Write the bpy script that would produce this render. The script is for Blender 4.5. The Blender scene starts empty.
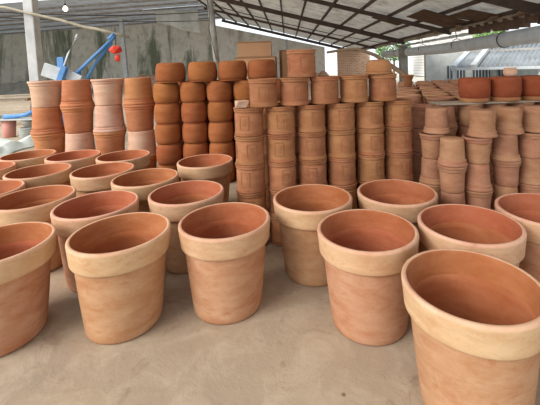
import bpy, bmesh, math, random
from mathutils import Vector, Matrix
random.seed(7)
SC = bpy.context.scene
COL = SC.collection
PI = math.pi
R = math.radians
WORLD = 1.5
SUN = (236, 36, 4.6, 36, (1, .97, .92))
EXPO = -0.1

# ------------------------------------------------------------------ helpers
def mesh_obj(name, verts, faces, mats, parent=None, loc=None, midx=None, smooth=True, edges=()):
    me = bpy.data.meshes.new(name)
    me.from_pydata(verts, list(edges), faces)
    if not isinstance(mats, (list, tuple)): mats = [mats]
    for m in mats: me.materials.append(m)
    if midx:
        for p, i in zip(me.polygons, midx): p.material_index = i
    if smooth: me.shade_smooth()
    me.update()
    o = bpy.data.objects.new(name, me)
    COL.objects.link(o)
    if parent: o.parent = parent
    if loc: o.location = loc
    return o

def tag(o, label=None, cat=None, group=None, kind=None):
    if label: o['label'] = label
    if cat: o['category'] = cat
    if group: o['group'] = group
    if kind: o['kind'] = kind
    return o

def empty(name, loc=(0, 0, 0), rz=0):
    o = bpy.data.objects.new(name, None)
    o.empty_display_size = .1
    COL.objects.link(o)
    o.location = loc; o.rotation_euler = (0, 0, rz)
    return o

def lathe(prof, segs=64):
    """prof: (r, z[, matidx]) list; returns verts, faces, matidx"""
    V, F, MI = [], [], []
    idx = []
    for p in prof:
        r, z = p[0], p[1]
        if r < 1e-6:
            idx.append([len(V)] * segs); V.append((0, 0, z))
        else:
            idx.append(list(range(len(V), len(V) + segs)))
            V += [(r * math.cos(2 * PI * k / segs), r * math.sin(2 * PI * k / segs), z) for k in range(segs)]
    for i in range(len(prof) - 1):
        a, b = idx[i], idx[i + 1]
        m = prof[i][2] if len(prof[i]) > 2 else 0
        for k in range(segs):
            n = (k + 1) % segs
            q = [a[k], a[n], b[n], b[k]]
            u = []
            for w in q:
                if w not in u: u.append(w)
            if len(u) >= 3: F.append(u); MI.append(m)
    return V, F, MI

def lathe_obj(name, prof, mats, parent=None, loc=None, segs=64):
    v, f, mi = lathe(prof, segs)
    return mesh_obj(name, v, f, mats, parent, loc, mi)

class MB:
    def __init__(s): s.v = []; s.f = []
    def add(s, v, f):
        n = len(s.v); s.v += [tuple(x) for x in v]; s.f += [[i + n for i in q] for q in f]; return s
    def box(s, c, d, M=None):
        x, y, z = d[0] / 2, d[1] / 2, d[2] / 2
        vs = [Vector((a * x, b * y, e * z)) for a in (-1, 1) for b in (-1, 1) for e in (-1, 1)]
        if M is not None: vs = [M @ v for v in vs]
        vs = [v + Vector(c) for v in vs]
        return s.add(vs, [(0, 1, 3, 2), (4, 6, 7, 5), (0, 4, 5, 1), (2, 3, 7, 6), (0, 2, 6, 4), (1, 5, 7, 3)])
    def tube(s, pts, r, n=10, r1=None):
        pts = [Vector(p) for p in pts]; rings = []
        V = []; F = []
        for i, p in enumerate(pts):
            t = (pts[min(i + 1, len(pts) - 1)] - pts[max(i - 1, 0)]).normalized()
            up = Vector((0, 0, 1)) if abs(t.z) < .9 else Vector((1, 0, 0))
            a = t.cross(up).normalized(); b = t.cross(a)
            rr = r if r1 is None else r + (r1 - r) * i / (len(pts) - 1)
            V += [p + (a * math.cos(2 * PI * k / n) + b * math.sin(2 * PI * k / n)) * rr for k in range(n)]
        for i in range(len(pts) - 1):
            for k in range(n):
                m = (k + 1) % n
                F.append((i * n + k, i * n + m, (i + 1) * n + m, (i + 1) * n + k))
        F.append(tuple(range(n))); F.append(tuple(range((len(pts) - 1) * n, len(pts) * n))[::-1])
        return s.add(V, F)
    def beam(s, p, q, w, h):
        p, q = Vector(p), Vector(q); t = (q - p).normalized()
        up = Vector((0, 0, 1)) if abs(t.z) < .95 else Vector((0, 1, 0))
        a = t.cross(up).normalized(); b = a.cross(t)
        M = Matrix((a, t, b)).transposed()
        return s.box((p + q) / 2, (w, (q - p).length, h), M)
    def build(s, name, mat, parent=None, loc=None, smooth=False, bevel=0):
        o = mesh_obj(name, s.v, s.f, mat, parent, loc, smooth=smooth)
        bm = bmesh.new(); bm.from_mesh(o.data); bmesh.ops.recalc_face_normals(bm, faces=bm.faces); bm.to_mesh(o.data); bm.free()
        if bevel:
            b = o.modifiers.new('b', 'BEVEL'); b.width = bevel; b.segments = 2
        return o

def copy_tree(o, parent=None):
    c = o.copy(); COL.objects.link(c)
    if parent is not None: c.parent = parent
    for ch in list(o.children): copy_tree(ch, c)
    return c

# ------------------------------------------------------------------ materials
def S(r, g, b):   # sRGB 0-255 to linear
    f = lambda c: (c / 255 / 12.92) if c <= 10 else ((c / 255 + .055) / 1.055) ** 2.4
    return (f(r), f(g), f(b), 1)

def newmat(name):
    m = bpy.data.materials.new(name); m.use_nodes = True
    nt = m.node_tree; nt.nodes.clear()
    out = nt.nodes.new('ShaderNodeOutputMaterial'); b = nt.nodes.new('ShaderNodeBsdfPrincipled')
    nt.links.new(b.outputs[0], out.inputs[0])
    b.inputs['Roughness'].default_value = .85
    b.inputs['Specular IOR Level'].default_value = .25
    return m, nt, b

class N:
    def __init__(s, nt): s.nt = nt
    def n(s, t, **k):
        x = s.nt.nodes.new(t)
        for a, v in k.items(): setattr(x, a, v)
        return x
    def l(s, a, b): s.nt.links.new(a, b)
    def coords(s, scale=(1, 1, 1), rnd=True, kind='Object', rot=(0, 0, 0)):
        tc = s.n('ShaderNodeTexCoord'); mp = s.n('ShaderNodeMapping')
        mp.inputs['Scale'].default_value = scale; mp.inputs['Rotation'].default_value = rot
        s.l(tc.outputs[kind], mp.inputs['Vector'])
        if rnd:
            oi = s.n('ShaderNodeObjectInfo'); mu = s.n('ShaderNodeMath', operation='MULTIPLY'); mu.inputs[1].default_value = 37
            s.l(oi.outputs['Random'], mu.inputs[0]); cb = s.n('ShaderNodeCombineXYZ')
            for i in range(3): s.l(mu.outputs[0], cb.inputs[i])
            s.l(cb.outputs[0], mp.inputs['Location'])
        return mp.outputs[0]
    def noise(s, vec, scale, detail=5, rough=.6, dist=0):
        x = s.n('ShaderNodeTexNoise'); x.inputs['Scale'].default_value = scale; x.inputs['Detail'].default_value = detail
        x.inputs['Roughness'].default_value = rough; x.inputs['Distortion'].default_value = dist
        s.l(vec, x.inputs['Vector']); return x.outputs[0]
    def ramp(s, fac, stops):
        x = s.n('ShaderNodeValToRGB'); cr = x.color_ramp
        while len(cr.elements) < len(stops): cr.elements.new(.5)
        for e, (p, c) in zip(cr.elements, stops):
            e.position = p; e.color = c if len(c) == 4 else (*c, 1)
        s.l(fac, x.inputs[0]); return x.outputs[0]
    def mix(s, fac, a, b, mode='MIX'):
        x = s.n('ShaderNodeMix', data_type='RGBA', blend_type=mode)
        if isinstance(fac, (int, float)): x.inputs[0].default_value = fac
        else: s.l(fac, x.inputs[0])
        for i, v in ((6, a), (7, b)):
            if isinstance(v, tuple): x.inputs[i].default_value = v
            else: s.l(v, x.inputs[i])
        return x.outputs[2]
    def math(s, op, a, b=None, clamp=False):
        x = s.n('ShaderNodeMath', operation=op, use_clamp=clamp)
        for i, v in ((0, a), (1, b)):
            if v is None: continue
            if isinstance(v, (int, float)): x.inputs[i].default_value = v
            else: s.l(v, x.inputs[i])
        return x.outputs[0]
    def bump(s, h, bsdf, strength=.3, dist=.01):
        x = s.n('ShaderNodeBump'); x.inputs['Strength'].default_value = strength; x.inputs['Distance'].default_value = dist
        s.l(h, x.inputs['Height']); s.l(x.outputs[0], bsdf.inputs['Normal'])

BW = lambda v: (v, v, v, 1)

def clay(name, dark, base, bloom, amount=.5, rings=.0, bumpy=.25, var=.18, scuff=0):
    """fired clay: base tone with darker patches and a chalky bloom; varies per object"""
    m, nt, b = newmat(name); g = N(nt)
    v = g.coords()
    n1 = g.noise(v, 3.5, 4, .6, .3)
    c = g.mix(g.ramp(n1, [(.3, BW(0)), (.7, BW(1))]), dark, base)
    vs = g.coords((2.2, 2.2, 5.5), rot=(.5, .35, 0))
    n2 = g.noise(vs, 2.6, 8, .68, .35)
    lo = .72 - amount * .5
    f = g.ramp(n2, [(max(lo - .2, 0), BW(0)), (min(lo + .2, 1), BW(1))])
    f = g.math('MULTIPLY', f, .85)
    c = g.mix(f, c, bloom)
    if scuff:
        sc_ = g.ramp(g.noise(g.coords((1, 1, 1.8), rot=(.3, 0, 0)), 9, 6, .7, .4), [(.60, BW(0)), (.66, BW(1))])
        c = g.mix(g.math('MULTIPLY', sc_, scuff), c, base)
    n3 = g.noise(v, 60, 3, .7)
    c = g.mix(g.math('MULTIPLY', g.ramp(n3, [(.55, BW(0)), (.75, BW(1))]), .18), c, dark)
    oi = g.n('ShaderNodeObjectInfo')
    hs = g.n('ShaderNodeHueSaturation')
    vv = g.math('ADD', g.math('MULTIPLY', oi.outputs['Random'], var), 1 - var / 2); hs.inputs['Saturation'].default_value = 1.08
    g.l(vv, hs.inputs['Value']); g.l(c, hs.inputs['Color'])
    hh = g.math('ADD', g.math('MULTIPLY', g.math('FRACT', g.math('MULTIPLY', oi.outputs['Random'], 7.31)), .014), .493)
    g.l(hh, hs.inputs['Hue'])
    g.l(hs.outputs[0], b.inputs['Base Color'])
    h = g.noise(g.coords((1, 1, 3)), 26, 5, .6)
    if rings:
        w = g.n('ShaderNodeTexWave', wave_type='BANDS', bands_direction='Z'); w.inputs['Scale'].default_value = 16
        w.inputs['Distortion'].default_value = 1.2; w.inputs['Detail'].default_value = 2
        g.l(g.coords(), w.inputs['Vector'])
        h = g.math('ADD', h, g.math('MULTIPLY', w.outputs[0], rings))
    g.bump(h, b, bumpy, .006)
    b.inputs['Roughness'].default_value = .9
    return m

def plain(name, c1, c2=None, scale=8, rough=.8, metal=0, bumpy=.2, stretch=(1, 1, 1)):
    m, nt, b = newmat(name); g = N(nt)
    v = g.coords(stretch)
    n = g.noise(v, scale, 5, .6)
    g.l(g.mix(g.ramp(n, [(.3, BW(0)), (.7, BW(1))]), c1, c2 or tuple(x * .7 for x in c1[:3]) + (1,)), b.inputs['Base Color'])
    b.inputs['Roughness'].default_value = rough; b.inputs['Metallic'].default_value = metal
    if bumpy: g.bump(g.noise(v, scale * 3), b, bumpy, .01)
    return m

M = {}
M['rimclay'] = clay('bloomed_rim_clay', S(176, 126, 92), S(190, 146, 112), S(210, 180, 148), .6, 0, .22, .1, .75)
M['bodyclay'] = clay('bloomed_body_clay', S(160, 104, 72), S(174, 124, 92), S(198, 162, 132), .54, .06, .2, .1, .7)
M['inclay'] = clay('inner_clay', S(154, 92, 64), S(170, 104, 76), S(186, 126, 98), .35, .06, .2, .08)
M['lipclay'] = clay('lip_clay', S(186, 128, 104), S(200, 146, 120), S(222, 186, 160), .6, 0, .2, .08)
M['emb'] = clay('pressed_clay', S(144, 96, 70), S(162, 112, 82), S(182, 136, 104), .3, .1, .12, .2)
M['squat'] = clay('orange_clay', S(146, 90, 60), S(162, 102, 68), S(176, 120, 86), .25, .1, .12, .14)
M['tallA'] = clay('orange_tall_clay', S(166, 108, 76), S(182, 124, 88), S(196, 144, 112), .4, .25, .2, .14)
M['tallB'] = clay('pink_tall_clay', S(184, 138, 114), S(198, 156, 132), S(214, 184, 162), .55, .3, .2, .12)
M['small'] = clay('small_pot_clay', S(150, 102, 78), S(170, 122, 96), S(196, 154, 126), .48, .1, .15, .2)
M['darkclay'] = clay('dark_red_clay', S(126, 68, 48), S(146, 82, 58), S(164, 104, 78), .3, .15, .15, .14)
M['paleclay'] = clay('pale_clay', S(200, 156, 130), S(212, 172, 144), S(226, 196, 172), .5, 0, .2, .05)

def floor_mat():
    m, nt, b = newmat('dusty_concrete'); g = N(nt)
    v = g.coords(rnd=False)
    n1 = g.noise(v, .9, 6, .62, .5); n2 = g.noise(v, 5, 8, .68, .6); n3 = g.noise(v, 40, 4, .7)
    c = g.mix(g.ramp(n1, [(.35, BW(0)), (.65, BW(1))]), S(158, 142, 124), S(180, 160, 136))
    c = g.mix(g.math('MULTIPLY', g.ramp(n2, [(.46, BW(0)), (.66, BW(1))]), .5), c, S(198, 182, 160))
    c = g.mix(g.math('MULTIPLY', g.ramp(g.noise(v, 7, 6, .7, 1), [(.3, BW(1)), (.42, BW(0))]), .6), c, S(134, 112, 92))
    c = g.mix(g.math('MULTIPLY', g.ramp(n3, [(.6, BW(0)), (.72, BW(1))]), .3), c, S(148, 126, 104))
    vo = g.n('ShaderNodeTexVoronoi'); vo.inputs['Scale'].default_value = 4.2; g.l(v, vo.inputs['Vector'])
    c = g.mix(g.math('MULTIPLY', g.ramp(vo.outputs['Distance'], [(.03, BW(1)), (.06, BW(0))]), .85), c, S(78, 52, 38))
    g.l(c, b.inputs['Base Color'])
    h = g.math('ADD', g.math('MULTIPLY', n2, 1.0), g.math('MULTIPLY', n3, .3))
    g.bump(h, b, .4, .012); b.inputs['Roughness'].default_value = .82
    return m
M['floor'] = floor_mat()
M['earth'] = plain('pale_outdoor_ground', S(205, 198, 184), S(180, 172, 156), 1.5)

def wall_mat(name, c1, c2, moss, mossamt, brick=False):
    m, nt, b = newmat(name); g = N(nt)
    v = g.coords(rnd=False)
    c = g.mix(g.ramp(g.noise(v, .5, 7, .65), [(.35, BW(0)), (.65, BW(1))]), c1, c2)
    vs = g.coords((1.0, 1.0, .16), rnd=False)
    f = g.ramp(g.noise(vs, .62, 6, .68, .4), [(.58 - mossamt * .2, BW(0)), (.68 - mossamt * .2, BW(1))])
    c = g.mix(g.math('MULTIPLY', f, .85), c, moss)
    c = g.mix(g.math('MULTIPLY', g.ramp(g.noise(v, 2.5, 5, .7), [(.5, BW(0)), (.7, BW(1))]), .35), c, S(120, 112, 96))
    g.l(c, b.inputs['Base Color']); g.bump(g.noise(v, 6), b, .4, .03)
    return m
M['mosswall'] = wall_mat('mossy_concrete', S(226, 222, 206), S(240, 236, 222), S(92, 108, 80), .5)
M['greywall'] = wall_mat('stained_plaster', S(226, 224, 214), S(240, 236, 226), S(180, 176, 164), .3)

def brick_mat(name, c1, c2, mortar, scale=1.0):
    m, nt, b = newmat(name); g = N(nt)
    v = g.coords(rnd=False, rot=(R(90), 0, 0))
    t = g.n('ShaderNodeTexBrick'); g.l(v, t.inputs['Vector'])
    t.inputs['Scale'].default_value = scale; t.inputs['Color1'].default_value = c1; t.inputs['Color2'].default_value = c2
    t.inputs['Mortar'].default_value = mortar; t.inputs['Mortar Size'].default_value = .03
    t.inputs['Brick Width'].default_value = .6; t.inputs['Row Height'].default_value = .25
    g.l(t.outputs[0], b.inputs['Base Color']); g.bump(t.outputs[1], b, -.5, .03)
    return m
M['brick'] = brick_mat('orange_brick', S(206, 160, 126), S(184, 136, 106), S(206, 192, 172), 1.9)
M['whitebrick'] = brick_mat('whitewashed_brick', S(228, 226, 222), S(216, 212, 208), S(190, 180, 176))

def corr_mat(name, c1, c2, axis='X', scale=2.6, trans=0):
    m, nt, b = newmat(name); g = N(nt)
    v = g.coords(rnd=False)
    n = g.noise(v, .8, 6, .65)
    c = g.mix(g.ramp(n, [(.35, BW(0)), (.65, BW(1))]), c1, c2)
    c = g.mix(g.math('MULTIPLY', g.ramp(g.noise(v, 2.2, 6, .72), [(.46, BW(0)), (.66, BW(1))]), .55), c, S(104, 94, 82))
    g.l(c, b.inputs['Base Color'])
    w = g.n('ShaderNodeTexWave', wave_type='BANDS', bands_direction=axis, wave_profile='SIN'); w.inputs['Scale'].default_value = scale
    g.l(v, w.inputs['Vector']); g.bump(w.outputs[0], b, .35, .03)
    b.inputs['Roughness'].default_value = .7
    if trans:      # translucency added to roof sheets to bring extra daylight under the roof
        t = g.n('ShaderNodeBsdfTranslucent'); g.l(c, t.inputs[0]); mx = g.n('ShaderNodeMixShader'); mx.inputs[0].default_value = trans
        out = [x for x in nt.nodes if x.type == 'OUTPUT_MATERIAL'][0]
        g.l(b.outputs[0], mx.inputs[1]); g.l(t.outputs[0], mx.inputs[2]); g.l(mx.outputs[0], out.inputs[0])
    return m
M['roofpanel'] = corr_mat('pale_roof_sheet', S(190, 184, 172), S(214, 208, 198), 'Y', trans=.2)
M['roofdark'] = corr_mat('grey_roof_sheet', S(150, 154, 158), S(176, 180, 184), 'Y', 1.2, trans=.2)
M['roofout'] = corr_mat('zinc_corrugated_sheet', S(128, 134, 138), S(146, 152, 156), 'X', 1.2)
M['steel'] = plain('rusty_steel', S(92, 76, 66), S(68, 56, 50), 3, .7)
M['steelpost'] = plain('weathered_steel', S(170, 166, 158), S(130, 124, 116), 4, .6)
M['white_post'] = plain('whitewashed_concrete', S(206, 206, 204), S(176, 176, 174), 4)
M['concpost'] = plain('raw_concrete', S(160, 156, 146), S(136, 132, 122), 4)
M['rust'] = plain('rusty_brown_sheet', S(112, 84, 64), S(78, 58, 46), 5, .8)
M['wood'] = plain('weathered_wood', S(160, 136, 108), S(120, 98, 76), 5, stretch=(1, 6, 6))
M['palewood'] = plain('bleached_wood', S(190, 176, 156), S(156, 140, 120), 6, stretch=(1, 6, 6))
M['tarp'] = plain('grey_tarpaulin', S(226, 230, 230), S(204, 208, 210), 3, .6)
M['whitesheet'] = plain('white_plastic_sheet', S(226, 228, 218), S(196, 200, 188), 6, .5)
M['blue'] = plain('blue_paint', S(70, 126, 186), S(104, 150, 200), 5, .5)
M['greymetal'] = plain('scuffed_grey_metal', S(200, 204, 206), S(172, 176, 178), 6, .5)
M['card'] = plain('cardboard', S(190, 148, 112), S(176, 134, 100), 3, .9)
M['cardtape'] = plain('brown_tape', S(150, 108, 76), S(140, 100, 70), 3, .5)
M['red'] = plain('red_plastic', S(226, 74, 52), S(200, 56, 40), 8, .5)
M['cable'] = plain('black_cable', S(58, 56, 54), S(44, 42, 40), 4)
M['bark'] = plain('dry_bamboo', S(184, 176, 156), S(140, 130, 110), 6)
M['pinkbucket'] = plain('pink_plastic', S(206, 146, 132), S(190, 128, 116), 4, .5)
M['leaf'] = plain('pale_green_leaves', S(130, 166, 84), S(96, 132, 66), 4)
M['glassbars'] = plain('dark_window', S(84, 92, 98), S(64, 70, 76), 3, .3)
M['greysheet'] = plain('milky_sheet', S(200, 202, 196), S(176, 178, 172), 3, .6)

def emis(name, col, s):
    m = bpy.data.materials.new(name); m.use_nodes = True; nt = m.node_tree; nt.nodes.clear()
    o = nt.nodes.new('ShaderNodeOutputMaterial'); e = nt.nodes.new('ShaderNodeEmission'); e.inputs[0].default_value = col; e.inputs[1].default_value = s
    nt.links.new(e.outputs[0], o.inputs[0]); return m
M['bulb'] = emis('lit_bulb', (1, .95, .88, 1), 6)

# ------------------------------------------------------------------ setting
def slab(name, x0, x1, y0, y1, z0, z1, mat, **k):
    return tag(MB().box(((x0 + x1) / 2, (y0 + y1) / 2, (z0 + z1) / 2), (x1 - x0, y1 - y0, z1 - z0)).build(name, mat), kind='structure')
slab('floor', -27, 7.2, -4, 29.4, -.15, 0, M['floor'])
slab('floor_outdoor', 7.2, 60, -4, 60, -.2, -.05, M['earth'])
slab('floor_yard', -27, 7.2, 29.4, 60, -.2, -.05, M['earth'])

XE, ZE, SL, XR, ZR = 5.5, 2.36, .27, -5.0, 5.2      # eave, ridge
roofz = lambda x: ZE + SL * (XE - x) if x > XR else ZR + .042 * (x - XR)
ROOF_Y0 = -2.0
def roof_panel(x0, x1, y0, y1, mat, name, n=24):
    V = []; F = []
    for i in range(n + 1):
        x = x0 + (x1 - x0) * i / n
        for y in (y0, y1): V.append((x, y, roofz(x + (1e-6 if i == 0 and x1 > XR else 0)) + .09))
    F = [(2 * i, 2 * i + 1, 2 * i + 3, 2 * i + 2) for i in range(n)]
    return tag(mesh_obj(name, V, F, mat, smooth=False), kind='structure')
roof_panel(XR, XE + .35, ROOF_Y0, 29.2, M['roofpanel'], 'ceiling')
# left bay, sheets separated by open skylight slots
ys = [ROOF_Y0, 21.2, 21.45, 29.4]
roof_panel(-26.5, -15.5, 16.8, 22.6, M['roofdark'], 'ceiling_left')
roof_panel(-15.5, XR, 18.2, 22.6, M['roofdark'], 'ceiling_middle')
roof_panel(-26.5, -8.8, 22.6, 29.4, M['roofdark'], 'ceiling_back_left')
roof_panel(-8.8, XR, 22.9, 29.4, M['roofdark'], 'ceiling_back')
# trusses / purlins of the right bay
for k, y in enumerate((7.6, 12.2, 17.0, 22.5, 28.6)):
    mb = MB(); th = .13 if k in (1, 3) else .2
    mb.beam((XR, y, roofz(XR + .001) - .12), (XE, y, ZE - .12), .12, th)
    tag(mb.build('trim_rafter', M['steel']), kind='structure')
for i in range(12):
    x = XE - .1 - i * .93
    mb = MB().beam((x, ROOF_Y0, roofz(x) + .03), (x, 29.0, roofz(x) + .03), .07, .09)
    tag(mb.build('trim_purlin', M['steel']), kind='structure')
# eave beam of old timber with ragged boards
mb = MB().beam((XE, ROOF_Y0, ZE - .02), (XE, 29, ZE - .02), .14, .16)
tag(mb.build('trim_eave', M['palewood']), kind='structure')
mb = MB()
for i, y in enumerate((6.2, 7.8, 9.1, 10.6, 12.4, 14.3)):
    mb.beam((XE - .5 + .1 * (i % 3), y, roofz(XE - .5) - .12 - .05 * (i % 2)), (XE + .2, y + 1.5, ZE - .08), .16, .03)
tag(mb.build('trim_eave_boards', M['wood']), kind='structure')
mb = MB(); rq = random.Random(2)
for i in range(14):
    mb.beam((XE + .02, 5.2 + i * .42, 2.30), (XE + .02, 5.2 + i * .42, 2.30 - rq.uniform(.16, .34)), .40, .03)
tag(mb.build('trim_fascia', M['rust']), kind='structure')
mb = MB()
for (x, y, w, d, t) in ((4.5, 11.0, 1.3, 1.5, .04), (4.9, 9.6, .8, 1.2, -.05), (3.6, 12.9, 1.0, .9, .06)):
    mb.box((x, y, roofz(x) - .05), (w, d, .02), Matrix.Rotation(math.atan(SL) + t, 3, 'Y'))
tag(mb.build('trim_roof_patch', M['rust']), kind='structure')
# purlins of the left bay run across
for i, y in enumerate((19.7, 21.0, 22.4, 23.8, 25.8, 27.6)):
    mb = MB().beam((-26, y, roofz(-26) - .02), (XR, y, roofz(XR - .001) - .02), .08, .1)
    tag(mb.build('trim_purlin_left', M['steelpost']), kind='structure')

# back wall (left mossy concrete, right plaster), brick wall
def gable(name, x0, x1, y, t, zt, mat):
    V = [(x0, y, 0), (x1, y, 0), (x1, y, zt[1]), (x0, y, zt[0]), (x0, y + t, 0), (x1, y + t, 0), (x1, y + t, zt[1]), (x0, y + t, zt[0])]
    F = [(0, 1, 2, 3), (5, 4, 7, 6), (4, 0, 3, 7), (1, 5, 6, 2), (3, 2, 6, 7), (4, 5, 1, 0)]
    return tag(mesh_obj(name, V, F, mat, smooth=False), kind='structure')
gable('wall_back_left', -26.5, -5.6, 28.9, .25, (4.42, 5.26), M['mosswall'])
gable('wall_back', -5.6, 3.0, 28.9, .25, (4.75, 2.75), M['greywall'])
gable('wall_left', -26.5, -26.25, 10, 18.9, (4.3, 4.3), M['mosswall'])
gable('wall_brick', 3.9, 6.4, 28.2, .25, (2.45, 2.3), M['brick'])

# posts
def post(x, y, z, r, mat, label, shape='square', lean=(0, 0), cat='post', name='roof_post'):
    o = empty(name, (x, y, 0))
    a, b = Vector((0, 0, 0)), Vector((lean[0], lean[1], z))
    if shape == 'square': MB().beam(a, b, r * 2, r * 2).build('shaft', mat, o, bevel=r * .15)
    else: MB().tube([a, (a + b) / 2, b], r, 16, r).build('shaft', mat, o, smooth=True)
    MB().box((0, 0, .02), (r * 3.4, r * 3.4, .04)).build('base_plate', mat, o)
    MB().box((lean[0], lean[1], z - .03), (r * 3, r * 3, .06)).build('cap_plate', mat, o)
    return tag(o, label, cat)
post(-5.48, 8, 4.9, .105, M['white_post'], 'whitewashed square concrete post rising behind the leftmost tall pots', lean=(-.12, 0))
post(-10.6, 24, 4.8, .13, M['greymetal'], 'slim pale post in front of the mossy wall, behind the red bag', lean=(-.2, 0))
post(-2.22, 12, 4.15, .10, M['steelpost'], 'leaning round steel post rising behind the squat clay bowls', 'round', lean=(-.28, 0))
post(-2.72, 14, 4.4, .05, M['steelpost'], 'thin dark steel pole just left of the leaning round post', 'round', lean=(-.1, 0))
post(5.42, 17, 2.12, .17, M['concpost'], 'square grey concrete post holding the right eave')
post(-.0, 28.3, 3.4, .08, M['greymetal'], 'thin grey pole against the plaster back wall above the cardboard boxes', lean=(0, 0))

# ------------------------------------------------------------------ big planters
BH = .478
def make_planter():
    root = empty('terracotta_planter')
    body = [(0, 0), (.17, 0), (.182, .004), (.187, .016), (.19, .04), (.199, .12), (.207, .2), (.2145, .28), (.220, .35), (.222, .378), (.2215, .385, 1), (.2075, .385, 1),
            (.205, .35, 1), (.199, .28, 1), (.192, .2, 1), (.184, .12, 1), (.175, .05, 1), (.168, .032, 1), (.15, .026, 1), (.03, .025, 1), (.028, .02, 1), (0, .02, 1)]
    lathe_obj('body', body, [M['bodyclay'], M['inclay']], root, segs=96)
    rim = [(.2222, .364, 0), (.230, .362, 0), (.2375, .366, 0), (.2415, .373, 0), (.2425, .385, 0), (.2445, .41, 0), (.2475, .44, 0), (.2495, .458, 0), (.2500, .466, 2), (.2485, .473, 2), (.244, .4775, 2), (.238, .478, 2),
           (.2315, .4765, 1), (.2285, .472, 1), (.2265, .462, 1), (.219, .43, 1), (.2125, .40, 1), (.2078, .3855, 1), (.2078, .38, 1), (.2222, .364, 0)]
    lathe_obj('rim', rim, [M['rimclay'], M['inclay'], M['lipclay']], root, segs=96)
    return root
planters = [
 (-.374, 1.981, 'large chalky planter standing alone at centre left, orange scuffs around its wide rim'),
 (-.902, 1.873, 'large pale planter in front row, between the cut-off left one and the centre-left one'),
 (-.717, 2.456, 'pale planter directly behind the centre-left front planter, overlapped by it'),
 (-.779, 3.289, 'planter farthest back in the middle, right in front of the squat bowl stacks'),
 (-1.244, 2.286, 'planter in the second row, just behind and left of the second front planter'),
 (-1.481, 1.788, 'front row planter cut by the left edge of the picture, its base on concrete'),
 (-1.765, 2.46, 'second row planter cut by the left edge, its long oval mouth left of another'),
 (-2.193, 3.135, 'third row planter near left edge, whole mouth showing, brown smudge on its side'),
 (-1.612, 3.094, 'planter in the middle of the left crowd, ringed by others on all sides'),
 (-1.145, 2.834, 'orange-mouthed planter left of the farthest middle one, behind the second row'),
 (-1.665, 3.602, 'rightmost planter of the rearmost left row, below the right tall stacks'),
 (-2.215, 3.685, 'middle planter of the rearmost left row, in front of the tall stacks'),
 (-2.745, 3.782, 'leftmost planter of the rearmost row, beside the white plastic sheet'),
 (-2.807, 3.277, 'planter sliver at left edge in the third row, only its right lip showing'),
 (-2.261, 2.639, 'planter at left edge between second and third rows, bright orange inside'),
 (.131, 2.274, 'large planter standing just in front of the embossed stacks, right of the clear floor'),
 (.373, 1.807, 'big cream planter in the front row at centre right, deep shade inside'),
 (.678, 2.324, 'planter behind the cream centre-right one, touching the embossed stacks'),
 (.905, 1.837, 'planter with a long tilted mouth, right behind the nearest planter'),
 (1.4, 1.97, 'planter cut by the right edge, brown-mouthed, below the small pot stacks'),
 (.661, 1.334, 'nearest and largest looking planter at bottom right, thick pink lip, chalky rim'),
]
proto = None
for i, (x, y, lab) in enumerate(planters):
    o = make_planter() if proto is None else copy_tree(proto)
    proto = proto or o
    o.location = (x, y, 0); o.rotation_euler = (0, 0, i * 2.4 % 6.28)
    tag(o, lab, 'planter', 'large terracotta planters on the floor')

ORD = ['bottom', 'second', 'third', 'fourth', 'fifth', 'sixth']
# ------------------------------------------------------------------ embossed cylinder pots
EH = .204
def arc_box(r0, r1, a0, a1, z0, z1, n=8):
    V = []; F = []
    for k in range(n + 1):
        a = a0 + (a1 - a0) * k / n
        for r, z in ((r0, z0), (r1, z0), (r1, z1), (r0, z1)): V.append((r * math.cos(a), r * math.sin(a), z))
    for k in range(n):
        for j in range(4):
            F.append((k * 4 + j, k * 4 + (j + 1) % 4, (k + 1) * 4 + (j + 1) % 4, (k + 1) * 4 + j))
    F.append((0, 1, 2, 3)); F.append((n * 4 + 3, n * 4 + 2, n * 4 + 1, n * 4))
    return V, F
def make_emb():
    root = empty('embossed_pot')
    h = EH - .001
    lathe_obj('body', [(0, 0), (.098, 0), (.102, .004), (.102, .022), (.1035, .03), (.1025, .034), (.102, .10), (.102, h - .03), (.094, h - .03), (.094, .02), (0, .018)], M['emb'], root, segs=56)
    lathe_obj('rim', [(.1025, h - .032), (.108, h - .029), (.109, h - .023), (.1055, h - .018), (.1075, h - .014), (.112, h - .008), (.112, h - .002), (.109, h), (.1, h), (.096, h - .006), (.0938, h - .03), (.1025, h - .032)], M['emb'], root, segs=56)
    lathe_obj('foot_band', [(.1015, .001), (.107, .001), (.109, .006), (.108, .013), (.105, .016), (.107, .020), (.106, .026), (.1015, .03)], M['emb'], root, segs=56)
    for q in range(4):
        a = q * PI / 2; w = .34
        mb = MB()
        for (a0, a1, z0, z1) in ((a - w, a + w, .050, .0555), (a - w, a + w, .146, .1515), (a - w, a - w + .055, .0555, .146), (a + w - .055, a + w, .0555, .146)):
            mb.add(*arc_box(.1005, .1052, a0, a1, z0, z1))
        mb.add(*arc_box(.1005, .1036, a - w * .45, a + w * .45, .075, .128))
        mb.build('relief_panel', M['emb'], root)
    return root
embp = make_emb(); used = [False]
def place_emb(x, y, z, rz, lab):
    o = embp if not used[0] else copy_tree(embp)
    used[0] = True
    o.location = (x, y, z); o.rotation_euler = (0, 0, rz)
    tag(o, lab, 'pot', 'embossed cylindrical pots stacked in the middle')
cols = []
CN = ['leftmost', 'second from left', 'third from left', 'third from right', 'second from right', 'rightmost']
for c in range(6):
    x = -.295 + c * .2298; y = 2.66 + c * .038
    cols.append((x, y))
    for k in range(5):
        place_emb(x + random.uniform(-.003, .003), y + random.uniform(-.004, .004), k * EH, R(-90) + random.uniform(-.35, .35) + (0 if (c + k) % 3 else .5),
                  f'embossed cylinder pot, {ORD[k]}{" from the floor" if k else ""} in the {CN[c]} embossed column')
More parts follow.
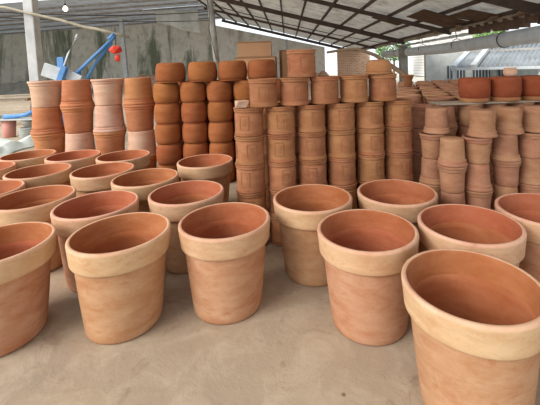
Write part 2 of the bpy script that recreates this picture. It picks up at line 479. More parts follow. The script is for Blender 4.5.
for c in range(5):
    x = (cols[c][0] + cols[c + 1][0]) / 2; y = (cols[c][1] + cols[c + 1][1]) / 2
    place_emb(x - .004, y, 5 * EH, R(-90) + random.uniform(-.4, .4),
              ['leftmost', 'second from left', 'middle', 'second from right', 'rightmost'][c] + ' embossed pot of the five lying across the column tops')
place_emb(.105, cols[2][1] - .01, 6 * EH, R(-80), 'single topmost embossed pot, alone on the upper row against the roof')
# second hidden row of plain backing pots seen through the gaps
for c in range(5):
    x = -.18 + c * .2298; y = 2.95 + c * .038
    for k in range(5):
        place_emb(x, y, k * EH, R(-90) + c, f'shaded embossed pot, {ORD[k]}{" from floor" if k else ""}, behind the {["first", "second", "third", "fourth", "fifth"][c]} column gap from left')
# small stack of tiles on the leftmost column
tl = MB().box((0, 0, .006), (.085, .075, .012)).build('clay_tile', M['paleclay'], bevel=.002)
for k in range(4):
    o = tl if k == 0 else tl.copy()
    if k: COL.objects.link(o)
    o.location = (-.35 + .003 * k, 2.655 - .002 * k, 5 * EH + k * .0125); o.rotation_euler = (0, 0, .1 + .13 * k)
    tag(o, ['thin pale clay tile lowest in the little pile on the leftmost embossed column', 'thin pale tile second from bottom in the little pile by the leftmost embossed pot',
            'thin pale tile second from top in the little pile by the leftmost embossed pot', 'thin pale tile on top of the little pile beside the leftmost upper embossed pot'][k], 'tile', 'little pile of clay tiles')
# inverted bowl on the top row
ib = empty('clay_bowl', (.705, cols[4][1], 6 * EH), 0)
lathe_obj('body', [(0, .112), (.05, .112), (.072, .106), (.084, .09), (.090, .06), (.092, .03), (.093, .012), (.086, .012), (.083, .06), (.07, .095), (0, .102)], M['emb'], ib, segs=48)
lathe_obj('rim', [(.091, .016), (.098, .014), (.099, .004), (.096, 0), (.087, 0), (.085, .013), (.091, .016)], M['emb'], ib, segs=48)
ib.scale = (1.06, 1.06, 1.0)
tag(ib, 'rounded clay bowl upside down on the right end of the embossed stack', 'bowl')

# ------------------------------------------------------------------ squat rounded bowls (orange)
def make_squat(r, h, name='squat_pot', mat='squat'):
    root = empty(name)
    lathe_obj('body', [(0, .0), (r * .80, 0), (r * .88, h * .04), (r * .95, h * .12), (r * .99, h * .28), (r, h * .5), (r * .985, h * .7), (r * .95, h * .85), (r * .89, h * .94), (r * .84, h * .965),
                      (r * .74, h * .965), (r * .8, h * .85), (r * .87, h * .6), (r * .87, h * .3), (r * .75, h * .1), (0, h * .07)], M[mat], root, segs=48)
    lathe_obj('rim', [(r * .86, h * .955), (r * .875, h * .975), (r * .87, h * .998), (r * .84, h), (r * .76, h), (r * .735, h * .985), (r * .735, h * .955), (r * .86, h * .955)], M[mat], root, segs=48)
    return root
SH = .234
sq = make_squat(.1475, SH - .001); used_s = False
SX = [-1.405, -1.098, -.791, -.484]
SN = ['leftmost', 'second from left', 'third from left', 'rightmost, partly hidden']
for c, x in enumerate(SX):
    for k in range(5):
        o = sq if not used_s else copy_tree(sq); used_s = True
        o.location = (x + random.uniform(-.003, .003), 4.2 + random.uniform(-.008, .008), k * SH); o.rotation_euler = (0, 0, random.uniform(0, 6))
        tag(o, f'squat round orange pot, {ORD[k]}{" from the floor" if k else ""} in the {SN[c]} squat column', 'pot', 'squat round pots in columns')
for c, x in enumerate((-1.25, -.94, -.63, -.33)):
    for k in range(5):
        o = copy_tree(sq); o.location = (x, 4.53, k * SH)
        tag(o, f'squat orange pot in back row, {ORD[k]}{" from floor" if k else ""}, {["first", "second", "third", "fourth"][c]} column from left', 'pot', 'squat round pots in columns')
tp = None
for c, x in enumerate((-1.35, -.98, -.635, -.295)):
    if tp is None:
        tp = empty('dome_pot'); r, h = .168, .225
        lathe_obj('body', [(0, h), (r * .72, h), (r * .84, h * .975), (r * .91, h * .9), (r * .96, h * .75), (r, h * .45), (r * .985, h * .2), (r * .93, h * .05), (r * .84, h * .05), (r * .88, h * .4), (r * .85, h * .75), (r * .7, h * .92), (0, h * .93)], M['squat'], tp, segs=48)
        lathe_obj('rim', [(r * .90, h * .06), (r * .94, h * .04), (r * .92, 0), (r * .8, 0), (r * .8, h * .06), (r * .90, h * .06)], M['squat'], tp, segs=48)
        o = tp
    else: o = copy_tree(tp)
    o.location = (x, 4.2, 5 * SH); o.rotation_euler = (0, 0, c * 1.3)
    tag(o, ['leftmost', 'second from left', 'third from left', 'rightmost'][c] + ' dome-shaped orange pot on top of the squat columns', 'pot', 'dome pots on the squat columns')
# an extra column behind carries the rightmost dome
for k in range(5):
    o = copy_tree(sq); o.location = (-.175, 4.2, k * SH)
    tag(o, f'squat orange pot, {ORD[k]}{" from floor" if k else ""}, in the column behind the embossed stacks', 'pot', 'squat round pots in columns')

# ------------------------------------------------------------------ tall flared pots, left
TH_ = .309
def make_tall(mat):
    root = empty('tall_flared_pot'); h = TH_ - .001
    lathe_obj('body', [(0, 0), (.135, 0), (.143, .004), (.146, .015), (.149, .08), (.153, .15), (.159, .22), (.164, .262), (.153, .262), (.146, .15), (.138, .03), (0, .022)], M[mat], root, segs=56)
    lathe_obj('rim', [(.163, .252), (.169, .255), (.171, .262), (.168, .268), (.167, .272), (.174, .278), (.180, .288), (.181, .298), (.178, h - .001), (.172, h), (.165, h), (.160, .298), (.154, .262), (.153, .252), (.163, .252)], M[mat], root, segs=56)
    return root
TX = [-2.86, -2.50, -2.135, -1.765]
patt = [('tallB', 'tallA', 'tallA', 'tallB'), ('tallA', 'tallA', 'tallB', 'tallA'), ('tallB', 'tallB', 'tallA', 'tallA'), ('tallA', 'tallA', 'tallB', 'tallA')]
flip = [(0, 1, 0, 1), (1, 0, 1, 0), (0, 1, 0, 1), (1, 0, 1, 0)]      # from the top down, 1 = mouth down
protoT = {}
for c, x in enumerate(TX):
    for lv in range(4):
        k = 3 - lv; mt = patt[c][lv]
        if mt not in protoT: protoT[mt] = make_tall(mt); o = protoT[mt]
        else: o = copy_tree(protoT[mt])
        fl = flip[c][lv]
        o.location = (x + random.uniform(-.006, .006), 4.3, k * TH_ + (TH_ - .001 if fl else 0)); o.rotation_euler = (PI if fl else 0, 0, random.uniform(0, 6))
        pos = ['top', 'second from top', 'third from top', 'bottom'][lv]
        tag(o, f'{"pinkish" if mt == "tallB" else "orange"} tall pot, mouth {"down" if fl else "up"}, {pos} in {["leftmost", "second from left", "third from left", "rightmost"][c]} tall column', 'pot', 'tall flared pots stacked mouth to mouth')

# ------------------------------------------------------------------ small collared pots, right
PH = .190
def make_small(h=PH, rr=.097, name='small_collared_pot', segs=40, mat='small'):
    root = empty(name); g = h - .001; q = rr / .097; s = h / .19
    lathe_obj('body', [(0, 0), (.072 * q, 0), (.077 * q, .004), (.079 * q, .02 * s), (.0815 * q, .08 * s), (.0855 * q, .14 * s), (.087 * q, .158 * s), (.083 * q, .158 * s), (.077 * q, .08 * s), (.072 * q, .02 * s), (0, .016 * s)], M[mat], root, segs=segs)
    lathe_obj('rim', [(.0855 * q, .146 * s), (.092 * q, .149 * s), (.0945 * q, .155 * s), (.0915 * q, .162 * s), (.096 * q, .17 * s), (.1 * q, .178 * s), (.099 * q, g - .002), (.093 * q, g), (.087 * q, g), (.084 * q, .175 * s), (.082 * q, .148 * s), (.0855 * q, .146 * s)], M[mat], root, segs=segs)
    return root
sm = make_small(); used_m = False
def put_small(src, x, y, z, h, fl, lab, grp):
    global used_m
    if src is sm and not used_m: o = sm; used_m = True
    else: o = copy_tree(src)
    o.location = (x, y, z + (h - .001 if fl else 0)); o.rotation_euler = (PI if fl else 0, 0, random.uniform(0, 6))
    return tag(o, lab, 'pot', grp)
front = [(1.095, 2.78, 0), (1.15, 2.57, 1), (1.345, 2.6, 0), (1.585, 2.66, 1), (1.80, 2.7, 0), (2.02, 2.74, 1)]
FN = ['leftmost set-back', 'nearest left', 'second near', 'third near', 'fourth near', 'rightmost near']
for c, (x, y, topfl) in enumerate(front):
    for lv in range(4):
        k = 3 - lv; fl = topfl ^ (lv % 2)
        put_small(sm, x + random.uniform(-.004, .004), y, k * PH, PH, fl, f'small collared pot, mouth {"down" if fl else "up"}, {ORD[k]}{" from floor" if k else ""} in {FN[c]} column', 'small collared pots stacked at right')
for (x, y, lab) in ((1.135, 2.79, 'small pot upside down crowning the leftmost set-back column at right'),
                    (1.385, 2.60, 'pale small pot upside down, crowning the second near column at right'),
                    (1.625, 2.68, 'small pot upside down crowning the third near column at right'),
                    (1.845, 2.71, 'small pot upside down crowning the fourth near column at right'),
                    (2.06, 2.75, 'small pot upside down at right edge crowning the rightmost near column')):
    put_small(sm, x, y, 4 * PH, PH, 1, lab, 'small collared pots stacked at right')
r2 = [1.09, 1.3, 1.51, 1.72, 1.93, 2.14]
for c, x in enumerate(r2):
    for k in range(5):
        fl = (k + c) % 2
        put_small(sm, x + random.uniform(-.004, .004), 3.02, k * PH, PH, fl, f'shaded second-row small pot, {ORD[k]}{" from floor" if k else ""}, {["first", "second", "third", "fourth", "fifth", "sixth"][c]} column from left', 'small collared pots stacked at right')
# planks on the second row
for i, (y, x0, x1, a, lab) in enumerate(((2.965, 1.22, 2.28, .012, 'long thin bleached plank under the dark domed pots, nearer of two'), (3.07, 1.2, 2.26, -.006, 'long thin bleached plank under the dark domed pots, farther of two'))):
    tag(MB().box((0, 0, .0065), (x1 - x0, .09, .013)).build('plank', M['palewood'], loc=((x0 + x1) / 2, y, 5 * PH), bevel=.002), lab, 'plank', 'planks over the small pots')
    bpy.context.view_layer.update()
# dark domed pots on the planks
dk = None
for c, x in enumerate((1.545, 1.80, 2.055)):
    if dk is None:
        dk = empty('dark_domed_pot'); r, h = .121, .198
        lathe_obj('body', [(0, h), (r * .86, h), (r * .95, h * .975), (r * .985, h * .93), (r, h * .8), (r, h * .5), (r * .97, h * .32), (r * .9, h * .2), (r * .86, h * .16), (r * .78, h * .16), (r * .88, h * .4), (r * .88, h * .85), (0, h * .93)], M['darkclay'], dk, segs=56)
        lathe_obj('rim', [(r * .85, h * .17), (r * .93, h * .15), (r * .95, h * .1), (r * .94, h * .02), (r * .92, 0), (r * .8, 0), (r * .78, h * .17), (r * .85, h * .17)], M['emb'], dk, segs=56)
        o = dk
    else: o = copy_tree(dk)
    o.location = (x, 3.015, 5 * PH + .0135)
    tag(o, ['dark red domed pot on the planks, leftmost of three', 'dark red domed pot on the planks carrying the small pale pot', 'dark red domed pot on the planks at the right edge'][c], 'pot', 'dark domed pots on the planks')
pp = empty('pale_round_pot', (1.845, 3.015, 5 * PH + .0135 + .198))
lathe_obj('body', [(0, .0), (.034, 0), (.044, .006), (.051, .02), (.053, .038), (.05, .054), (.044, .063), (.038, .062), (.044, .04), (.042, .015), (0, .008)], M['paleclay'], pp, segs=40)
lathe_obj('rim', [(.043, .062), (.047, .065), (.047, .071), (.044, .073), (.037, .072), (.037, .062), (.043, .062)], M['paleclay'], pp, segs=40)
tag(pp, 'small pale round pot sitting on top of a dark domed pot', 'pot')
# rear field: medium pots in four-high columns
MH = .243
md = make_small(MH, .128, 'medium_collared_pot', 28)
first = True; nrow = 0
fieldtop = []
for rI in range(10):
    y = 3.42 + rI * .33
    x0 = .315 * y + .06; x1 = .70 * y + .1
    n = int((x1 - x0) / .285) + 1
    for c in range(n):
        x = x0 + c * .285 + random.uniform(-.012, .012)
        top = 4
        yy = y + random.uniform(-.012, .012)
        for k in range(top):
            fl = (k + c + rI) % 2 if k < 3 else (0 if random.random() < .55 else 1)
            o = md if first else copy_tree(md); first = False
            o.location = (x, yy, k * MH + (MH - .001 if fl else 0)); o.rotation_euler = (PI if fl else 0, 0, random.uniform(0, 6))
            rn = ['nearest', 'second', 'third', 'fourth', 'fifth', 'sixth', 'seventh', 'eighth', 'ninth', 'farthest'][rI]
            cn = ['first', 'second', 'third', 'fourth', 'fifth', 'sixth', 'seventh', 'eighth', 'ninth', 'tenth', 'eleventh'][c]
            tag(o, f'medium clay pot {ORD[k]}{" from floor" if k else ""}, {cn} column from left, {rn} rear row', 'pot', 'medium pots in the rear field at right')
        fieldtop.append((x, yy, top * MH))
print('rear columns', len(fieldtop))
# bits standing on the rear field
def nearest(px, py): return min(fieldtop, key=lambda t: (t[0] - px) ** 2 + (t[1] - py) ** 2)
x, y, z = nearest(1.72, 5.0)
fp = empty('flared_cup', (x, y, z))
lathe_obj('body', [(0, 0), (.045, 0), (.05, .008), (.058, .08), (.078, .135), (.085, .15), (.075, .15), (.05, .08), (.04, .015), (0, .012)], M['emb'], fp, segs=36)
lathe_obj('rim', [(.084, .145), (.09, .148), (.091, .158), (.086, .162), (.076, .16), (.075, .147), (.084, .145)], M['emb'], fp, segs=36)
tag(fp, 'flared clay cup standing upright on the rear field beside the concrete post', 'cup')

# ------------------------------------------------------------------ background things
# bent grey pole leaning over the rear field
mb = MB().tube([(1.0, 9.0, 1.62), (1.36, 8.5, 1.66), (1.58, 8.1, 1.64), (1.81, 7.5, 1.48), (1.97, 7.0, 1.27), (2.13, 6.35, 1.03)], .03, 12, .045)
tag(mb.build('bent_pole', M['wood'], smooth=True), 'bent grey pole slanting down onto the rear pots beside the rounded bowl', 'pole')
# cardboard boxes
def carton(x, y, z, w, d, h, rz, lab):
    o = empty('cardboard_box', (x, y, z), rz)
    MB().box((0, 0, h / 2), (w, d, h)).build('box_body', M['card'], o, bevel=.006)
    MB().box((0, 0, h + .002), (w + .004, .07, .004)).box((w / 2 + .002, 0, h * .85), (.004, .07, h * .3)).box((-w / 2 - .002, 0, h * .85), (.004, .07, h * .3)).build('tape', M['cardtape'], o)
    MB().box((0, -d / 2 - .003, h - .02), (w, .006, .03)).build('flap_edge', M['cardtape'], o)
    return tag(o, lab, 'box', 'cardboard boxes behind the bowls')
carton(-.78, 9, 0, 1.0, .8, .8, .02, 'large cardboard box at the bottom of the carton pile')
carton(-.75, 9, .806, .95, .75, .76, -.03, 'middle cardboard box of the carton pile behind the dome pots')
carton(-.78, 9, 1.572, .80, .6, .36, .02, 'top cardboard box of the carton pile, wide and low')
carton(-.02, 9.25, 0, .3, .4, 1.72, .2, 'tall narrow cardboard box standing right of the carton pile')

# rolled tarp along the right eave
mb = MB().tube([(5.62, 5.5, 1.88), (5.62, 9, 1.82), (5.60, 13, 1.76), (5.6, 17, 1.78), (5.6, 21, 1.82)], .19, 20)
tr = empty('rolled_tarpaulin', (0, 0, 0))
mb.build('roll', M['tarp'], tr, smooth=True)
for y in (7.5, 9.4, 12, 15, 18.5): MB().tube([(5.61 + .2 * math.cos(a * PI / 8), y, 1.81 + .21 * math.sin(a * PI / 8)) for a in range(17)], .012, 6).tube([(5.61, y, 2.01), (5.55, y, 2.3)], .012, 6).build('strap', M['cable'], tr)
tag(tr, 'long rolled grey-white tarpaulin hanging under the right eave', 'tarpaulin')
# milky roof light strip hanging outside
sh = MB()
for i in range(24):
    y = 10.5 + i * .4
    sh.box((5.95, y, 2.16 + .012 * (i % 2)), (.6, .4, .012))
tag(sh.build('translucent_sheet', M['greysheet']), 'pale corrugated sheet strip beyond the eave above the rolled tarpaulin', 'sheet')

# lean-to outside
lt = empty('lean_to_roof', (6.55, 14.5, 0), -R(39.8))
V = []; F = []; nn = 212
for i in range(nn + 1):
    x = i * 8.5 / nn
    dz = .05 * math.sin(i * PI / 2)
    if x < .75: dz = 0
    V += [(x, 0, 1.02 + dz), (x + .0, 4.6, 2.3 + dz)]
for i in range(nn): F.append((2 * i, 2 * i + 2, 2 * i + 3, 2 * i + 1))
o = mesh_obj('roof_sheet', V, F, M['roofout'], lt); sm_ = o.modifiers.new('s', 'SOLIDIFY'); sm_.thickness = .02
MB().beam((0, -.08, .98), (8.5, -.08, .98), .1, .1).build('eave_rail', M['greymetal'], lt)
MB().beam((.05, 0, 1.07), (.05, 4.6, 2.25), .22, .1).build('edge_board', M['greymetal'], lt)
MB().beam((.1, .1, 0), (.1, .1, 1.0), .1, .1).build('post', M['greymetal'], lt)
MB().beam((2.9, .1, 0), (2.9, .1, 1.0), .1, .1).build('post', M['greymetal'], lt)
MB().beam((.8, -.15, 1.06), (.8, 4.6, 2.4), .2, .14).build('brace', M['white_post'], lt)
MB().beam((0, 2.3, 1.68), (8.5, 2.3, 1.68), .12, .1).build('cross_rail', M['steelpost'], lt)
tag(lt, 'low lean-to with grey corrugated roof outside at right', 'lean-to')
hs = empty('outbuilding', (10.5, 17.2, 0))
MB().box((0, 0, .85), (8, .2, 1.7)).build('wall', M['greysheet'], hs)
for i in range(3):
    w = MB().box((-2.6 + i * 1.2, -.12, .78), (.8, .05, .6)).build('window', M['glassbars'], hs)
    mb = MB()
    for k in range(5): mb.box((-2.9 + i * 1.2 + k * .15, -.16, .78), (.03, .03, .62))
    mb.build('bars', M['greymetal'], w)
tag(hs, 'grey outbuilding with barred dark windows under the lean-to roof', 'building')
# white brick building
wb = empty('white_brick_building', (16.0, 34, 0))
MB().box((0, 0, 2.3), (7.5, 3, 4.6)).build('wall', M['whitebrick'], wb)
MB().box((0, 0, 4.65), (7.9, 3.4, .12)).build('roof_slab', M['white_post'], wb)
tag(wb, 'whitewashed brick building in bright daylight beyond the right eave', 'building')
# tree
def tree(x, y, h, r, lab, seed):
    rnd = random.Random(seed)
    o = empty('garden_tree', (x, y, 0))
    MB().tube([(0, 0, 0), (.1, 0, h * .4), (0, .1, h * .8)], .14, 8, .05).build('trunk', M['wood'], o, smooth=True)
    V = []; F = []
    for i in range(1400):
        d = Vector((rnd.gauss(0, 1), rnd.gauss(0, 1), rnd.gauss(0, 1))).normalized() * r * rnd.uniform(.5, 1) ** .6
        c = Vector((d.x, d.y, h * .8 + d.z * .8)); s = rnd.uniform(.08, .18)
        a = Vector((rnd.gauss(0, 1), rnd.gauss(0, 1), rnd.gauss(0, 1))).normalized(); b = a.orthogonal().normalized()
        n = len(V); V += [c - a * s, c + b * s * .5, c + a * s, c - b * s * .5]; F.append((n, n + 1, n + 2, n + 3))
    mesh_obj('foliage', V, F, M['leaf'], o, smooth=False)
    tag(o, lab, 'tree')
tree(15.6, 28, 3.6, 1.2, 'bright green tree seen left of the lean-to roof', 3)
tree(9.6, 33, 3.4, 1.6, 'pale leafy tree in the glare right of the concrete post', 5)


# --- left side clutter behind the tall stacks
bc = empty('blue_cart', (-3.9, 6.5, 0))
def L(*pts): return [(x + 3.9, y - 6.5, z) for x, y, z in pts]
def hb(name, pts, r, mat, parent=bc): return MB().tube(L(*pts), r, 12).build(name, M[mat], parent, smooth=True)
hb('handle', [(-3.90, 6.50, 1.20), (-3.05, 6.50, 1.94)], .030, 'blue')
hb('handle', [(-3.66, 6.56, 1.15), (-3.42, 6.56, 1.52), (-3.12, 6.52, 1.84)], .026, 'blue')
hb('handle_tip', [(-3.16, 6.50, 1.90), (-3.06, 6.50, 1.99)], .034, 'blue')
hb('cross_bar', [(-3.72, 6.52, 1.15), (-3.72, 6.52, 1.36)], .024, 'blue')
hb('lever', [(-4.0, 6.4, 1.25), (-3.84, 6.4, 1.66), (-3.66, 6.4, 1.97)], .016, 'greymetal')
hb('lever_grip', [(-3.69, 6.4, 1.92), (-3.65, 6.4, 1.99)], .022, 'greymetal')
MB().box((-.12, 0, 1.44), (.12, .1, .34)).build('bracket', M['blue'], bc, bevel=.01)
MB().box((0, 0, 0), (.34, .05, .24), Matrix.Rotation(.35, 3, 'Y')).build('tray_panel', M['greymetal'], bc, (-.27, -.04, 1.35), bevel=.01)
MB().box((0, 0, 0), (.34, .05, .18), Matrix.Rotation(.5, 3, 'Y')).build('tray_panel', M['greymetal'], bc, (.06, -.02, 1.26), bevel=.01)
MB().box((0, 0, 0), (.10, .08, .36), Matrix.Rotation(.4, 3, 'Y')).build('bracket', M['blue'], bc, (-.08, -.09, 1.28), bevel=.01)
MB().box((0, .1, 1.06), (.75, .5, .06)).build('deck', M['greymetal'], bc, bevel=.01)
for x, y in ((-.33, -.1), (.33, -.1), (-.33, .3), (.33, .3)): MB().beam((x, y, 0), (x, y, 1.05), .05, .05).build('leg', M['blue'], bc)
tag(bc, 'blue tube framed cart with grey panels behind the left tall stacks', 'cart')

bg = empty('hanging_bag', (-4.68, 10, 1.86))
def blob(name, c, r, seed, mat, parent, sq=(1, 1, 1)):
    rnd = random.Random(seed); bm = bmesh.new(); bmesh.ops.create_icosphere(bm, subdivisions=3, radius=r)
    ph = [Vector((rnd.gauss(0, 1), rnd.gauss(0, 1), rnd.gauss(0, 1))) * 2.2 / r for _ in range(6)]
    for v in bm.verts:
        k = 1 + .09 * sum(math.sin(p.dot(v.co)) for p in ph)
        v.co = Vector((v.co.x * sq[0], v.co.y * sq[1], v.co.z * sq[2])) * k
    me = bpy.data.meshes.new(name); bm.to_mesh(me); bm.free(); me.materials.append(mat); me.shade_smooth()
    o = bpy.data.objects.new(name, me); COL.objects.link(o); o.parent = parent; o.location = c; return o
blob('bag_body', (-.02, 0, .06), .14, 4, M['red'], bg, (1.15, .8, .8))
blob('bag_tail', (.05, 0, -.17), .085, 9, M['red'], bg, (.8, .7, 1.2))
MB().tube([(.0, 0, .16), (.01, 0, .42), (.0, 0, .64)], .008, 6).build('string', M['cable'], bg)
tag(bg, 'crumpled orange-red plastic bag hanging in front of the mossy wall', 'bag')

bl = empty('light_bulb', (-6.0, 10, 3.1))
lathe_obj('bulb', [(0, -.085), (.03, -.08), (.055, -.05), (.06, -.02), (.05, .02), (.03, .05), (.02, .07)], M['bulb'], bl, segs=24)
lathe_obj('socket', [(0, .13), (.022, .13), (.026, .12), (.026, .06), (.02, .055)], M['cable'], bl, segs=16)
MB().tube([(0, 0, .12), (.02, 0, .7), (0, 0, 1.9)], .006, 6).build('cord', M['cable'], bl)
tag(bl, 'glowing light bulb hanging from the left roof', 'light bulb')
tag(MB().tube([(-6.435, 7.83, 2.825), (-5.98, 7.83, 2.773), (-5.434, 7.83, 2.623), (-4.81, 7.83, 2.46), (-4.29, 7.83, 2.29), (-4.069, 7.83, 2.251), (-3.38, 7.83, 2.055)], .026, 10, .036).build('bamboo_pole', M['bark'], smooth=True),
    'crooked dry bamboo pole strung high across the left side', 'pole')
def wire(pts, r, lab): tag(MB().tube(pts, r, 6).build('wire', M['cable'], smooth=True), lab, 'wire')
def sag(a, b, s, n=14): return [Vector(a).lerp(Vector(b), i / n) - Vector((0, 0, s * 4 * (i / n) * (1 - i / n))) for i in range(n + 1)]
wire(sag((-9, 9, 3.1), (-2.42, 12, 3.2), .18), .014, 'black wire running from left edge to the leaning round post')
wire(sag((-9, 9, 2.95), (-2.42, 12, 2.9), .12), .012, 'lower black wire running from left edge to the leaning round post')
wire(sag((-2.4, 12, 3.4), (5.3, 17, 2.1), .12), .014, 'wire from the leaning round post to the concrete post on the right')
wire(sag((-6.4, 10.3, 4.5), (-2.45, 12, 3.6), .1), .01, 'thin wire near the light bulb under the roof')
wire([(-2.30, 11.86, 1.6), (-2.5, 11.87, 2.6), (-2.46, 11.87, 3.1), (-2.6, 11.9, 4.0)], .012, 'thin cable dangling beside the leaning round post')
# torn milky sheet hanging below the roof
V = []; F = []; nx, ny = 16, 10
for j in range(ny + 1):
    for i in range(nx + 1):
        u, v = i / nx, j / ny
        V.append((-7.9 + 2.6 * u + .15 * v, 22.0 + .15 * math.sin(9 * u) , 4.95 - v * (.75 + .75 * u) + .05 * math.sin(7 * u)))
for j in range(ny):
    for i in range(nx): a = j * (nx + 1) + i; F.append((a, a + 1, a + nx + 2, a + nx + 1))
o = mesh_obj('hanging_sheet', V, F, M['greysheet']); o.modifiers.new('s', 'SOLIDIFY').thickness = .01
tag(o, 'torn pale plastic sheet hanging from the roof left of the leaning post', 'sheet')

# bucket, bowl, trays
bu = empty('bucket', (-6.0, 7.75, 0))
lathe_obj('body', [(0, 0), (.105, 0), (.11, .01), (.135, .36), (.128, .36), (.1, .02), (0, .015)], M['pinkbucket'], bu, segs=40)
lathe_obj('rim', [(.134, .345), (.144, .348), (.144, .362), (.135, .366), (.128, .362), (.128, .345), (.134, .345)], M['pinkbucket'], bu, segs=40)
tag(bu, 'pink plastic bucket standing on the floor at far left', 'bucket')
tr_ = None
for k in range(5):
    if tr_ is None:
        tr_ = lathe_obj('clay_tray', [(0, 0), (.16, 0), (.17, .004), (.205, .038), (.2, .04), (.165, .012), (0, .01)], M['greysheet'], segs=40); o = tr_
    else: o = tr_.copy(); COL.objects.link(o)
    o.location = (-5.52 + .006 * (k % 3), 7.7, k * .042)
    tag(o, f'pale round tray, {ORD[k]} from the floor in the little tray pile' if k else 'pale round tray on the floor, lowest in the little tray pile', 'tray', 'pile of pale round trays')
bo = empty('grey_bowl', (-5.52, 7.7, .211))
lathe_obj('body', [(0, 0), (.07, 0), (.11, .03), (.14, .09), (.15, .15), (.14, .15), (.1, .04), (0, .02)], M['concpost'], bo, segs=40)
lathe_obj('rim', [(.148, .14), (.156, .142), (.157, .155), (.15, .16), (.138, .158), (.138, .14), (.148, .14)], M['concpost'], bo, segs=40)
tag(bo, 'grey round bowl on the pile of pale trays at far left', 'bowl')
tag(MB().box((-5.78, 7.74, .3835), (.85, .34, .022)).build('board', M['greysheet'], bevel=.004), 'pale board bridging the pink bucket and the grey bowl', 'board')
tag(MB().tube([(-6.1, 7.75, .44), (-5.85, 7.75, .44), (-5.6, 7.72, .47), (-5.2, 7.7, .62)], .045, 14).build('blue_pipe', M['blue'], smooth=True), 'blue plastic pipe lying on the pale board at far left', 'pipe')
# crumpled plastic sheet
V = []; F = []; nx, ny = 70, 50; rnd = random.Random(5)
ws = [(rnd.uniform(-9, 9), rnd.uniform(-9, 9), rnd.uniform(0, 6)) for _ in range(16)]
for j in range(ny + 1):
    for i in range(nx + 1):
        u, v = i / nx, j / ny
        x = -6.2 + 1.6 * u + .12 * math.sin(8 * v); y = 5.1 + 1.9 * v + .12 * math.sin(7 * u)
        e = min(u, 1 - u, v, 1 - v)
        z = .012 + min(1, e * 7) * (.09 + .05 * abs(sum(math.sin(a * x + b * y + c) for a, b, c in ws)) * .55)
        V.append((x, y, z))
for j in range(ny):
    for i in range(nx): a = j * (nx + 1) + i; F.append((a, a + 1, a + nx + 2, a + nx + 1))
o = mesh_obj('plastic_sheet', V, F, M['whitesheet']); o.modifiers.new('s', 'SOLIDIFY').thickness = .006
tag(o, 'crumpled white plastic sheet spread on the floor at far left', 'sheet')
# scrap planks on the floor
for i, (x, y, z, l, rz, lab) in enumerate(((-7.6, 9.6, 0, 2.6, .15, 'long pale scrap plank nearest the pink bucket'), (-8.6, 9.0, 0, 1.6, -.2, 'pale scrap plank lying beyond the pink bucket'),
        (-8.0, 11.6, 0, 2.4, .4, 'short scrap plank turned askew at far left'), (-9.8, 12.8, 0, 3.2, .05, 'scrap plank farther back by the mossy wall'), (-10.5, 14.2, 0, 3.0, -.12, 'farthest scrap plank on the floor at left'))):
    tag(MB().box((0, 0, .09), (l, .2, .12)).build('timber_plank', M['palewood'], loc=(x, y, -.03), bevel=.01), lab, 'plank', 'scrap timber on the floor').rotation_euler = (0, 0, rz)
tt = empty('trestle', (-8.3, 10.2, 0), .1)
for x in (-1.1, 1.1):
    for y in (-.28, .28): MB().beam((x, y, 0), (x, y * .3, .62), .06, .06).build('leg', M['wood'], tt)
    MB().beam((x, -.4, .65), (x, .4, .65), .07, .07).build('cross_rail', M['wood'], tt)
tag(tt, 'low wooden trestle holding scrap planks at far left', 'trestle')
for i, (dy, z, l, rz, lab) in enumerate(((-.25, .686, 2.9, .1, 'scrap plank on the trestle, nearest edge'), (.0, .686, 3.3, .13, 'scrap plank in the middle of the trestle'), (.25, .686, 2.8, .08, 'scrap plank at the rear edge of the trestle'), (-.1, .733, 2.2, .22, 'short scrap plank laid askew over the trestle planks'))):
    tag(MB().box((0, 0, .022), (l, .17, .044)).build('timber_plank', M['greymetal' if i == 1 else 'palewood'], loc=(-8.3, 10.2 + dy, z), bevel=.004), lab, 'plank', 'scrap timber on the trestle').rotation_euler = (0, 0, rz)
# low concrete trough and heaps by the wall
def heap(name, x, y, w, d, h, seed, mat, lab):
    rnd = random.Random(seed); nx, ny = 44, 22; V = []; F = []
    ws = [(rnd.uniform(-6, 6), rnd.uniform(-6, 6), rnd.uniform(0, 6)) for _ in range(12)]
    for j in range(ny + 1):
        for i in range(nx + 1):
            u, v = i / nx * 2 - 1, j / ny * 2 - 1
            X, Y = u * w / 2, v * d / 2
            f = max(0, 1 - u ** 4) * max(0, 1 - v * v)
            V.append((X, Y, h * f * (.8 + .07 * sum(math.sin(a * X + b * Y + c) for a, b, c in ws) + rnd.uniform(-.07, .07)) ))
    for j in range(ny):
        for i in range(nx): a = j * (nx + 1) + i; F.append((a, a + 1, a + nx + 2, a + nx + 1))
    return tag(mesh_obj(name, V, F, mat, loc=(x, y, 0), smooth=False), lab, 'rubble', kind='stuff')
heap('rubble_heap', -9.9, 26.6, 5.6, 2.6, 1.25, 3, M['brick'], 'heap of broken brick along the foot of the mossy wall')
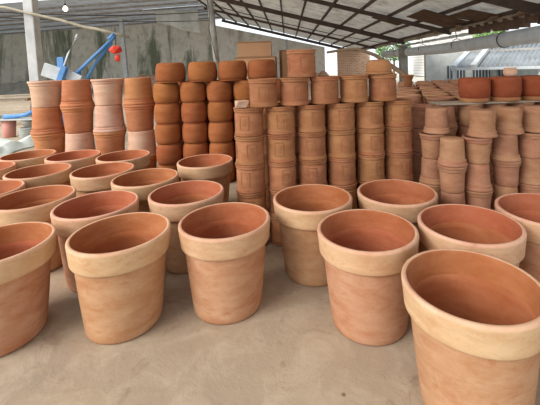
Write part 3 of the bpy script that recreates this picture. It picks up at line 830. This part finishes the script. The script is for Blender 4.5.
heap('rubble_heap', -17.5, 24.5, 9, 3, .9, 8, M['concpost'], 'grey rubble heap along the wall at far left')
heap('rubble_heap', 1.6, 27.2, 3.6, 2, 1.3, 12, M['brick'], 'heap of broken brick below the plaster wall near the brick wall')

# ------------------------------------------------------------------ light
w = bpy.data.worlds.new('w'); SC.world = w; w.use_nodes = True; nt = w.node_tree; nt.nodes.clear()
out = nt.nodes.new('ShaderNodeOutputWorld'); bgn = nt.nodes.new('ShaderNodeBackground')
bgn.inputs[0].default_value = (.86, .93, 1.0, 1); bgn.inputs[1].default_value = WORLD
nt.links.new(bgn.outputs[0], out.inputs[0])
def sun(az, el, e, ang, col):
    ld = bpy.data.lights.new('sun', 'SUN'); ld.energy = e; ld.angle = R(ang); ld.color = col
    o = bpy.data.objects.new('sun', ld); COL.objects.link(o)
    d = Vector((math.sin(R(az)) * math.cos(R(el)), math.cos(R(az)) * math.cos(R(el)), math.sin(R(el))))   # towards the sun
    o.rotation_euler = d.to_track_quat('Z', 'Y').to_euler(); o.location = d * 20
sun(*SUN)

# ------------------------------------------------------------------ camera
f, pitch, roll, px, py, h = 363.67, R(2.3217), R(1.9608), 287.88, 81.26, 1.3063
cd = bpy.data.cameras.new('camera'); cam = bpy.data.objects.new('camera', cd); COL.objects.link(cam)
cd.sensor_fit = 'HORIZONTAL'; cd.sensor_width = 36; cd.lens = 36 * f / 540
cd.shift_x = (270 - px) / 540; cd.shift_y = (py - 202.5) / 540
r = Vector((1, 0, 0)); u = Vector((0, math.sin(pitch), math.cos(pitch))); d = Vector((0, math.cos(pitch), -math.sin(pitch)))
r2_ = r * math.cos(roll) - u * math.sin(roll); u2 = r * math.sin(roll) + u * math.cos(roll)
m = Matrix((r2_, u2, -d)).transposed().to_4x4(); m.translation = Vector((0, 0, h)); cam.matrix_world = m
cd.clip_end = 300
SC.camera = cam
vs = SC.view_settings; vs.view_transform = 'Standard'; vs.look = 'None'; vs.gamma = 1; vs.exposure = EXPO; vs.use_curve_mapping = False
